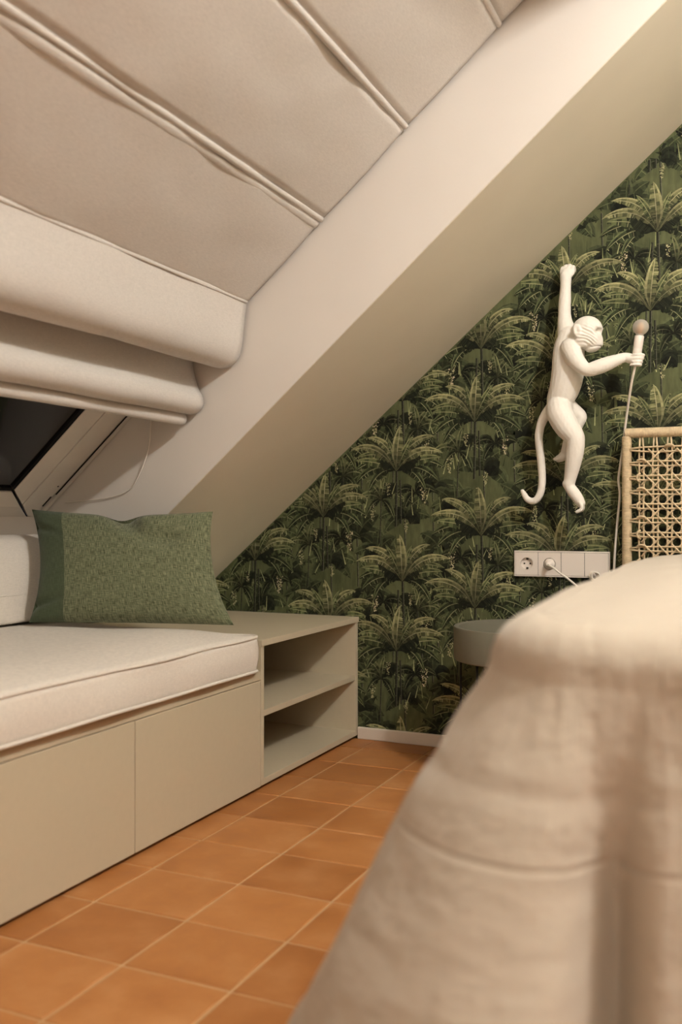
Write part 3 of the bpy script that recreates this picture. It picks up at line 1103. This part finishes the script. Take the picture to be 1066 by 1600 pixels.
def monkey_body():
    mb = MB()
    for k, l in CH.items():
        pr = catmull(l, 5)
        v, f = tube([p[:3] for p in pr], [max(.003, p[3]) for p in pr], 18, 'round')
        mb.add(v, f)
    E = lambda *a: mb.add(*ellipsoid(*a))
    ry = lambda d: Matrix.Rotation(R(d), 3, 'Y')
    # head in profile, looking to +x and slightly down
    E((.799, -.110, 1.326), (.046, .042, .043))
    E((.806, -.110, 1.300), (.038, .038, .034))
    E((.831, -.110, 1.330), (.0145, .034, .0105), ry(12))           # brow
    E((.822, -.110, 1.287), (.0245, .024, .021), ry(18))            # muzzle
    E((.836, -.110, 1.297), (.0095, .011, .020), ry(-12))           # nose bridge
    E((.839, -.110, 1.284), (.0075, .012, .008))                    # nose tip
    E((.815, -.110, 1.272), (.023, .020, .0125), ry(-8))            # jaw
    for s in (-1, 1):
        E((.793, -.110 + s * .030, 1.298), (.026, .014, .026))      # cheek fur
        E((.776, -.110 + s * .042, 1.321), (.0125, .0065, .0215), ry(-10))  # ears
    # hip and haunch mass
    E((.705, -.088, 1.092), (.034, .046, .040))
    # raised hand: palm and fingers hooked on the wall
    E((.7245, -.036, 1.524), (.0205, .015, .020))
    for i, (dx, l) in enumerate(((-.0165, .002), (-.0058, .018), (.0055, .020), (.0160, .004))):
        p = [(.725 + dx, -.038, 1.526), (.727 + dx, -.036, 1.540 + l * .3), (.728 + dx, -.024, 1.543 + l * .3), (.728 + dx, -.014, 1.535)]
        v, f = tube(catmull(p, 3), .0058, 10, 'round'); mb.add(v, f)
    v, f = tube([(.736, -.042, 1.512), (.745, -.040, 1.522), (.744, -.034, 1.533)], .0055, 10, 'round'); mb.add(v, f)
    # gripping hand: palm plus four fingers round the holder, thumb over the front
    E((.934, -.139, 1.226), (.019, .0165, .0145), ry(10))
    ax = Vector((.945, -.138, 1.222)); up = Vector((.011, 0, .056)).normalized()
    for i in range(4):
        c = ax + up * (.0135 - i * .0096)
        p = []
        for a in (215, 250, 290, 330, 372, 410):
            p.append(c + Vector((math.cos(R(a)), math.sin(R(a)), 0)) * (.0172 - .0006 * i))
        v, f = tube(catmull(p, 3), .0045 - .0003 * i, 10, 'round'); mb.add(v, f)
    p = [(.926, -.126, 1.234), (.938, -.119, 1.242), (.953, -.122, 1.243)]
    v, f = tube(catmull(p, 3), .0055, 10, 'round'); mb.add(v, f)
    # toes
    for i in range(4):
        dy = -.121 + i * .0078
        p = [(.778, dy, .808), (.784, dy, .797), (.782, dy, .786), (.770, dy, .780 + .001 * i)]
        v, f = tube(catmull(p, 3), .0055, 10, 'round'); mb.add(v, f)
    p = [(.765, -.094, .828), (.776, -.088, .818), (.779, -.090, .806)]
    v, f = tube(catmull(p, 3), .0058, 10, 'round'); mb.add(v, f)
    for i in range(4):
        dy = -.056 + i * .0068
        p = [(.706, dy, .949), (.697, dy, .944), (.690, dy, .945)]
        v, f = tube(catmull(p, 3), .0052, 8, 'round'); mb.add(v, f)
    me = bpy.data.meshes.new('tmp')
    me.from_pydata(mb.v, [], mb.f)
    o = bpy.data.objects.new('tmp', me)
    COL.objects.link(o)
    m = o.modifiers.new('r', 'REMESH'); m.mode = 'VOXEL'; m.voxel_size = .0021; m.adaptivity = 0
    m = o.modifiers.new('s', 'SMOOTH'); m.factor = .5; m.iterations = 4
    bpy.context.view_layer.update()
    dg = bpy.context.evaluated_depsgraph_get()
    out = bpy.data.meshes.new_from_object(o.evaluated_get(dg))
    bpy.data.objects.remove(o)
    bpy.data.meshes.remove(me)
    # carve eyes, nostrils, mouth, ear bowls and the combed cheek fur
    hc = Vector((.80, -.11, 1.305))
    out.update()
    nr = [Vector(v.normal) for v in out.vertices]
    for v, n in zip(out.vertices, nr):
        p = v.co
        if (p - hc).length > .075:
            # light fur relief on limbs
            v.co += n * (.0006 * mnoise.noise(Vector((p.x * 160, p.y * 160, p.z * 60))))
            continue
        d = 0.0
        for s in (-1, 1):
            e = Vector((.836, -.11 + s * .0185, 1.3165))
            q = p - e
            d -= .0125 * math.exp(-((q.x / .012) ** 2 + (q.y / .011) ** 2 + (q.z / .0062) ** 2))
            e = Vector((.8365, -.11 + s * .0185, 1.314))
            e2 = Vector((.846, -.11 + s * .005, 1.283))
            d -= .003 * math.exp(-((p - e2).length / .0028) ** 2)
            e3 = Vector((.777, -.11 + s * .049, 1.320))
            q = p - e3
            d -= .0045 * math.exp(-((q.x / .007) ** 2 + (q.z / .013) ** 2 + (q.y / .008) ** 2))
            side = sst(.016, .028, abs(p.y + .11))
            fur = math.exp(-(((p.x - .806) / .022) ** 2 + ((p.z - 1.300) / .024) ** 2)) * side
            ang = (p.z - 1.300) + .55 * (p.x - .806) + 8 * (p.x - .806) ** 2
            d += .0017 * fur * math.sin(ang * 620 + 2.0 * mnoise.noise(p * 50))
        # mouth line
        zm = 1.2735 + .10 * (p.x - .835)
        if p.x > .812:
            d -= .0024 * math.exp(-((p.z - zm) / .0017) ** 2)
        v.co += n * d
    return out
mk = monkey_body()
mk.name = 'figure'
for v in mk.vertices:
    v.co -= LOC[ML.name]
for p in mk.polygons:
    p.use_smooth = True
mk.materials.clear()
mk.materials.append(M['white_resin'])
link(bpy.data.objects.new('figure', mk), ML)
# bulb holder, bulb, filament, cable
A0 = Vector((.9415, -.138, 1.205)); A1 = Vector((.9535, -.138, 1.292))
ad = (A1 - A0)
v, f = lathe([(.0105, 0), (.0112, .03), (.0118, .034), (.0128, .036), (.0128, .048), (.0124, .049), (.0130, .051), (.0134, ad.length - .002), (.0125, ad.length), (.010, ad.length)], A0, ad, 28)
obj('bulb_holder', v, f, M['white_plastic'], ML, True)
BC = A1 + ad.normalized() * .0255
prof = [(.0105, -.027), (.0115, -.022)]
for a in range(-62, 91, 8):
    prof.append((.0232 * math.cos(R(a)), .0232 * math.sin(R(a))))
v, f = lathe(prof, BC, ad, 32)
bo = obj('bulb', v, f, M['bulb'], ML, True)
v, f = lathe([(.0015, -.022), (.0065, -.014), (.0085, -.002), (.0070, .009), (.001, .012)], BC, ad, 14)
obj('filament', v, f, M['filament'], bo, True)
cpts = [(.9415, -.138, 1.206), (.936, -.132, 1.185), (.926, -.112, 1.150), (.905, -.055, 1.062), (.893, -.036, .98), (.8825, -.035, .909), (.879, -.035, .875), (.883, -.035, .834), (.8775, -.035, .77), (.871, -.033, .70), (.866, -.03, .63), (.862, -.02, .55), (.86, -.02, .45), (.861, -.02, .30), (.862, -.02, .1)]
cpts = catmull(cpts, 5)
v, f = tube(cpts, .0037, 8)
obj('cable', v, f, M['cable'], ML, True)

# ------------------------------------------------------------------ wall sockets
t = thing('socket_panel', 'white four gang wall socket panel right of the grey tray table', 'socket', (.70, -.005, .616))
SX0, SX1, SZ0, SZ1 = .551, .850, .575, .657
mb = MB()
D = .0105
b = .0045
def framebox(x0, x1, z0, z1):
    mb.add(*boxdata(x0, x1, -D, -.0008, z0, z1))
framebox(SX0, SX1, SZ1 - b, SZ1); framebox(SX0, SX1, SZ0, SZ0 + b)
framebox(SX0, SX0 + b, SZ0 + b, SZ1 - b); framebox(SX1 - b, SX1, SZ0 + b, SZ1 - b)
o = mb.build('frame', M['white_plastic'], t); bevel(o, .0012)
pw = (SX1 - SX0 - 2 * b) / 4
zc = (SZ0 + SZ1) / 2
WELL_R = .0195
for i in range(5):
    xg = SX0 + b + i * pw
    box('shadow_gap', xg - .002, xg + .002, -.0095, -.0025, SZ0 + b, SZ1 - b, M['dark'], t)
for i in range(4):
    x0 = SX0 + b + i * pw + .0007; x1 = SX0 + b + (i + 1) * pw - .0007
    z0, z1 = SZ0 + b + .0007, SZ1 - b - .0007
    xc = (x0 + x1) / 2
    if i < 2:
        # plate with a round recess
        n = 40
        mb = MB()
        ring = [(xc + WELL_R * math.cos(2 * math.pi * k / n), -.0118, zc + WELL_R * math.sin(2 * math.pi * k / n)) for k in range(n)]
        outer = []
        for k in range(n):
            a = 2 * math.pi * k / n
            ca, sa = math.cos(a), math.sin(a)
            s = min((x1 - xc) / abs(ca) if abs(ca) > 1e-6 else 9, (z1 - zc) / abs(sa) if abs(sa) > 1e-6 else 9)
            outer.append((xc + ca * s, -.0118, zc + sa * s))
        fr = [(k, (k + 1) % n, (k + 1) % n + n, k + n) for k in range(n)]
        mb.add(ring + outer, fr)
        mb.add([(p[0], -.0118, p[2]) for p in outer] + [(p[0], -.006, p[2]) for p in outer], fr)
        mb.build('socket_plate', M['white_plastic'], t)
        v = ring + [(p[0], -.0022, p[2]) for p in ring]
        well = obj('socket_well', v, fr + [tuple(range(n, 2 * n))], M['white_plastic'], t)
        for sx in (-1, 1):
            v, f = lathe([(.0026, 0), (.0026, .001)], (xc + sx * .0095, -.0024, zc), (0, -1, 0), 14)
            obj('pin_hole', v, f, M['hole'], well)
        for sz in (-1, 1):
            box('earth_clip', xc - .003, xc + .003, -.008, -.0025, zc + sz * .0175 - .0012, zc + sz * .0175 + .0012, M['metal'], well)
            box('clip_slot', xc - .0036, xc + .0036, -.0034, -.0024, zc + sz * .0145 - .0022, zc + sz * .0145 + .0022, M['hole'], well)
    else:
        box('blank_plate', x0, x1, -.0118, -.006, z0, z1, M['white_plastic'], t, .0006)

t = thing('power_plug', 'white round plug with white cable pushed into the second socket', 'plug', (.665, -.03, .616))
PX = SX0 + b + 1.5 * pw
v, f = lathe([(.0175, 0), (.0178, .008), (.016, .014), (.011, .018), (.0085, .028), (.007, .034), (.004, .036)], (PX, -.0030, zc), (0, -1, 0), 26)
obj('plug_body', v, f, M['white_plastic'], t, True)
cp = catmull([(PX, -.031, zc), (PX + .006, -.044, zc - .003), (.686, -.052, .606), (.700, -.052, .594), (.723, -.046, .577), (.747, -.04, .557), (.775, -.035, .53), (.80, -.03, .49), (.81, -.03, .40), (.812, -.03, .25), (.815, -.03, .06)], 5)
v, f = tube(cp, .0032, 8)
obj('cable', v, f, M['cable'], t, True)
t = thing('cable_loop', 'small white coiled cable loop at the lower edge of the socket panel', 'cable', (.80, -.03, .57))
pts = []
for k in range(0, 48):
    a = 2 * math.pi * k / 16
    pts.append((.800 + .0125 * math.cos(a) + .0022 * k / 16 * 2, -.022 - .004 * k / 16, .582 + .0125 * math.sin(a)))
v, f = tube(pts, .0027, 7, 'round')
obj('coil', v, f, M['cable'], t, True)
v, f = tube(catmull([(.8125, -.0195, .582), (.812, -.018, .55), (.818, -.018, .50), (.822, -.018, .35), (.822, -.018, .06)], 5), .0027, 7)
obj('tail', v, f, M['cable'], t, True)

# ------------------------------------------------------------------ round tray table
t = thing('tray_table', 'round grey metal tray table on thin black wire legs beside the bed', 'table', (.640, -.262, 0))
TC = (.640, -.262, 0)
rO, rI, zt, zb = .203, .189, .444, .348
prof = [(rI, zb + .006), (rI, zt - .002), (rI + .003, zt), (rO - .002, zt), (rO, zt - .003), (rO, zb + .003), (rO - .003, zb), (.002, zb), (.002, zb + .006)]
v, f = lathe(prof, TC, (0, 0, 1), 72)
o = obj('tray', v, f, M['table'], t, True)
m = o.modifiers.new('e', 'EDGE_SPLIT'); m.split_angle = R(40)
sa = R(-62)
mb = MB()
v, f = tube([(TC[0] + (rO + .0002) * math.cos(sa), TC[1] + (rO + .0002) * math.sin(sa), zb + .004), (TC[0] + (rO + .0002) * math.cos(sa), TC[1] + (rO + .0002) * math.sin(sa), zt - .003)], .0006, 6)
obj('seam', v, f, M['dark'], t)
for a in (185, 300, 65, 240, 120, 0):
    x = TC[0] + .186 * math.cos(R(a)); y = TC[1] + .186 * math.sin(R(a))
    v, f = tube([(x, y, .004), (x, y, zb + .002)], .0035, 8)
    obj('leg', v, f, M['black_wire'], t, True)
v, f = closed_tube([(TC[0] + .186 * math.cos(2 * math.pi * k / 48), TC[1] + .186 * math.sin(2 * math.pi * k / 48), .004) for k in range(48)], .004)
obj('base_ring', v, f, M['black_wire'], t, True)

# ------------------------------------------------------------------ woven cane headboard
HX0, HX1, HZ1 = .907, 2.66, 1.016
HY = -.060
t = thing('cane_headboard', 'woven natural cane headboard behind the bed', 'headboard', (1.78, HY, 0))
def wound(p0, p1, r, pitch):
    P0, P1 = Vector(p0), Vector(p1)
    L = (P1 - P0).length
    n = int(L / pitch)
    prof = [(r * .9, 0)]
    for k in range(n):
        z = k * pitch
        prof += [(r * .90, z + pitch * .04), (r * .99, z + pitch * .22), (r * 1.02, z + pitch * .5), (r * .99, z + pitch * .78)]
    prof.append((r * .9, L))
    return lathe(prof, P0, P1 - P0, 12)
v, f = wound((HX0, HY, .08), (HX0, HY, HZ1 - .010), .0145, .0046); obj('post', v, f, M['rattan'], t, True)
v, f = wound((HX1, HY, .08), (HX1, HY, HZ1 - .010), .0145, .0046); obj('post', v, f, M['rattan'], t, True)
v, f = wound((HX0 - .004, HY - .002, HZ1), (HX1 + .004, HY - .002, HZ1), .0150, .0046); obj('top_rail', v, f, M['rattan'], t, True)
v, f = wound((HX0, HY, .42), (HX1, HY, .42), .0145, .0046); obj('bottom_rail', v, f, M['rattan'], t, True)
for x in (HX0, HX1):
    v, f = tube([(x, HY, .0), (x, HY, .085)], .011, 12); obj('foot', v, f, M['black_wire'], t, True)
v, f = tube([(HX0 - .004, HY - .001, HZ1 - .004), (HX0 + .004, HY - .001, HZ1 - .004)], .0125, 12); obj('end_cap', v, f, M['black_wire'], t, True)
mb = MB()
PXP, PZP = .0400, .0425
SR = .0027
nxp = int((HX1 - HX0 - .05) / PXP)
xs = [HX0 + .042 + PXP * i for i in range(nxp)]
zs = []
z = HZ1 - .050
while z > .46:
    zs.append(z); z -= PZP
wr = random.Random(5)
def strand(pts, r=SR):
    v, f = tube(pts, r, 6)
    mb.add(v, f)
for x in xs:                                   # vertical pairs
    for s in (-1, 1):
        xx = x + s * .0068
        pts = [(x + s * .003, HY - .004, HZ1 - .006)]
        for i, zz in enumerate(zs):
            pts.append((xx + wr.uniform(-.0012, .0012), HY + (.0022 if (i % 2 == (s > 0)) else -.0030), zz))
        pts.append((x, HY, .425))
        strand(pts)
for k, zz in enumerate(zs):                    # horizontal pairs
    for s in (-1, 1):
        pts = [(HX0 + .008, HY - .010, zz + s * .002)]
        for i, x in enumerate(xs):
            pts.append((x, HY + (-.0034 if ((i + k) % 2 == (s > 0)) else .0020) - .002, zz + s * .0068 + wr.uniform(-.0012, .0012)))
        pts.append((HX1 - .008, HY - .004, zz + s * .002))
        strand(pts)
for sgn in (1, -1):                            # diagonals, cutting the corners of the cells
    for k in range(-len(zs) - 1, len(xs) + len(zs) + 1):
        pts = []
        for m in range(0, 2 * len(zs) - 1):
            c = k + .5 + sgn * m / 2
            if -.3 <= c <= len(xs) - .7:
                front = (m % 2 == 0) if sgn > 0 else (m % 2 == 1)
                pts.append((xs[0] + c * PXP + wr.uniform(-.001, .001), HY + (-.0085 if front else .0045), zs[0] - m / 2 * PZP + wr.uniform(-.001, .001)))
        if len(pts) > 2:
            strand(pts)
for zz in zs[1::2]:                            # knots along the first pair
    strand([(xs[0] - .0125, HY - .002, zz + .001), (xs[0] - .010, HY - .009, zz + .010), (xs[0], HY - .011, zz + .0135), (xs[0] + .010, HY - .009, zz + .010), (xs[0] + .0125, HY - .002, zz + .002)], .0032)
for zz in zs[2::2]:
    strand([(xs[0] - .003, HY - .003, zz + .014), (xs[0] - .0105, HY - .009, zz + .008), (xs[0] - .012, HY - .010, zz), (xs[0] - .0095, HY - .008, zz - .008), (xs[0] - .002, HY - .003, zz - .013)], .0032)
for x in xs[2::3]:
    strand([(x - .013, HY - .002, zs[0] + .002), (x - .010, HY - .009, zs[0] + .010), (x, HY - .011, zs[0] + .013), (x + .010, HY - .009, zs[0] + .010), (x + .0125, HY - .002, zs[0] + .001)], .0032)
mb.build('cane_weave', M['rattan'], t, True)

# ------------------------------------------------------------------ bed
BX0, BX1, BYF, BYH = 1.018, 2.56, -2.07, -.10
t = thing('bed', 'wide bed with mattress hidden under the off white bedspread', 'bed', (1.81, -1.08, 0))
box('base', BX0 + .12, BX1 - .12, BYF + .14, BYH, .12, .30, M['wood'], t, .006)
box('mattress', BX0 + .12, BX1 - .12, BYF + .13, BYH, .302, .560, M['mattress'], t, .04)
for x in (BX0 + .2, BX1 - .2):
    for y in (BYF + .25, BYH - .1):
        box('leg', x - .03, x + .03, y - .03, y + .03, 0, .12, M['wood'], t, .004)

def bedspread():
    rc = .10
    pts = []       # (x,y,nx,ny,arclength)
    step = .008
    y = BYH
    def addp(x, y, nx, ny):
        s = 0 if not pts else pts[-1][4] + math.hypot(x - pts[-1][0], y - pts[-1][1])
        pts.append((x, y, nx, ny, s))
    n = int((BYH - (BYF + rc)) / step)
    for i in range(n + 1):
        addp(BX0, BYH + (BYF + rc - BYH) * i / n, -1, 0)
    for i in range(1, 14):
        a = math.pi + (math.pi / 2) * i / 14
        addp(BX0 + rc + rc * math.cos(a), BYF + rc + rc * math.sin(a), math.cos(a), math.sin(a))
    c1 = pts[-7][4]
    n = int((BX1 - BX0 - 2 * rc) / step)
    for i in range(n + 1):
        addp(BX0 + rc + (BX1 - BX0 - 2 * rc) * i / n, BYF, 0, -1)
    for i in range(1, 14):
        a = 1.5 * math.pi + (math.pi / 2) * i / 14
        addp(BX1 - rc + rc * math.cos(a), BYF + rc + rc * math.sin(a), math.cos(a), math.sin(a))
    c2 = pts[-7][4]
    n = int((BYH - (BYF + rc)) / step)
    for i in range(n + 1):
        addp(BX1, BYF + rc + (BYH - BYF - rc) * i / n, 1, 0)
    V = []; UV = []; F = []
    xc = (BX0 + BX1) / 2
    ysp = BYF + .72
    rows = []
    ninner = 26
    for k in range(ninner):
        rows.append(('top', 1 - k / ninner))
    redge = .048
    for a in range(0, 91, 15):
        rows.append(('edge', R(a)))
    nd = 70
    for k in range(1, nd + 1):
        rows.append(('drop', k / nd))
    H = .645
    HEM = .035
    arc = 0.0
    for kind, q in rows:
        for (x, y, nx, ny, s) in pts:
            yb = max(min(y, BYH), ysp)
            cx, cy = xc, yb
            top = H + .040 * math.sin(math.pi * max(0, min(1, (y - BYF + .12) / (BYH - BYF + .3)))) ** 1.0 - .014 + .013 * (1 - sst(-2.0, -1.3, y))
            w1 = math.exp(-((s - c1) / .13) ** 2); w2 = math.exp(-((s - c2) / .13) ** 2)
            wc = max(w1, w2)
            d = math.hypot(cx - x, cy - y) or 1
            if kind == 'top':
                xx = x + (cx - x) * q; yy_ = y + (cy - y) * q
                # slide the ring in by the edge radius so it meets the rounded edge
                xx += (1 - q) * (-nx) * redge; yy_ += (1 - q) * (-ny) * redge
                crown = .022 * sst(0, .25, q * d / .75)
                z = top + crown + .004 * mnoise.noise(Vector((xx * 5, yy_ * 5, 0)))
                uvv = -q * d
            elif kind == 'edge':
                off = -redge + redge * math.sin(q)
                xx = x + nx * off; yy_ = y + ny * off
                z = top - redge * (1 - math.cos(q))
                z += .004 * mnoise.noise(Vector((xx * 5, yy_ * 5, 0)))
                uvv = redge * q
            else:
                L = top - redge - HEM
                drop = q * L
                vv_ = (s - c1 - .118) / .235
                dv = abs(vv_ - round(vv_)) * .235
                fold = 1.0 - 2.2 * math.exp(-(dv / .028) ** 2) if s > c1 - .0 else .6 * math.cos((s - c1) / .21 * math.pi) + .4
                if abs(s - c2) < .3 or s > c2:
                    fold = math.cos((s - c2) / .16 * math.pi)
                fl = .16 * drop + wc * (.330 * drop + .018 * sst(0, .14, drop))
                amp = .075 * sst(.0, .55, q) * (.6 + .4 * mnoise.noise(Vector((s * 2.1, 3, 7))))
                fo = amp * (fold - .6)
                fo += .010 * q * mnoise.noise(Vector((s * 7, q * 1.5, 1)))
                fo += (.011 * mnoise.noise(Vector((s * 9, drop * 4, 2))) + .006 * mnoise.noise(Vector((s * 34, drop * 9, 5)))) * sst(0, .1, q)
                for per in (((s - c1 + .06) / .24), ((drop + .14) / .24)):
                    dd = abs(per - round(per)) * .24
                    fo -= .002 * math.exp(-(dd / .007) ** 2)
                off = max(fl + fo, -.075)
                xx = x + nx * off; yy_ = y + ny * off
                z = top - redge - drop
                uvv = redge * 1.57 + drop * 1.05
            V.append((xx, yy_, z)); UV.append((s, uvv))
    n = len(pts)
    for r in range(len(rows) - 1):
        for i in range(n - 1):
            F.append((r * n + i, r * n + i + 1, (r + 1) * n + i + 1, (r + 1) * n + i))
    return V, UV, F
V2, UV2, F2 = bedspread()
bs = uvobj('bedspread', F2, M['bedspread'], None, V2, UV2)
bs.modifiers.new('thick', 'SOLIDIFY').thickness = .006
bs.modifiers['thick'].offset = -1
tag(bs, 'off white crinkled muslin bedspread draped over the bed to the floor', 'bedspread')

# ------------------------------------------------------------------ pendant lamp over the bed, added fill pendant behind the viewer (outside the frame)
rz = SU * RIDGE_U
for (lx, ly, lz), power, label in LAMPS:
    t = thing('pendant_lamp', label, 'lamp', (lx, ly, lz), 'pendant lamps along the ridge')
    v, f = lathe([(.05, -.03), (.05, -.006), (.02, .0)], (lx, ly, rz - .01), (0, 0, 1), 24); obj('ceiling_rose', v, f, M['lamp_metal'], t, True)
    v, f = tube([(lx, ly, rz - .03), (lx, ly, lz + .16)], .003, 8); obj('cord', v, f, M['black_wire'], t, True)
    v, f = lathe([(.010, .16), (.020, .155), (.022, .10), (.018, .095)], (lx, ly, lz), (0, 0, 1), 20); obj('bulb_holder', v, f, M['lamp_metal'], t, True)
    ld = bpy.data.lights.new('bulb_light', 'POINT')
    ld.energy = power
    ld.color = LAMP_COLOR
    ld.shadow_soft_size = .055
    lo = bpy.data.objects.new('bulb_light', ld)
    link(lo, t)
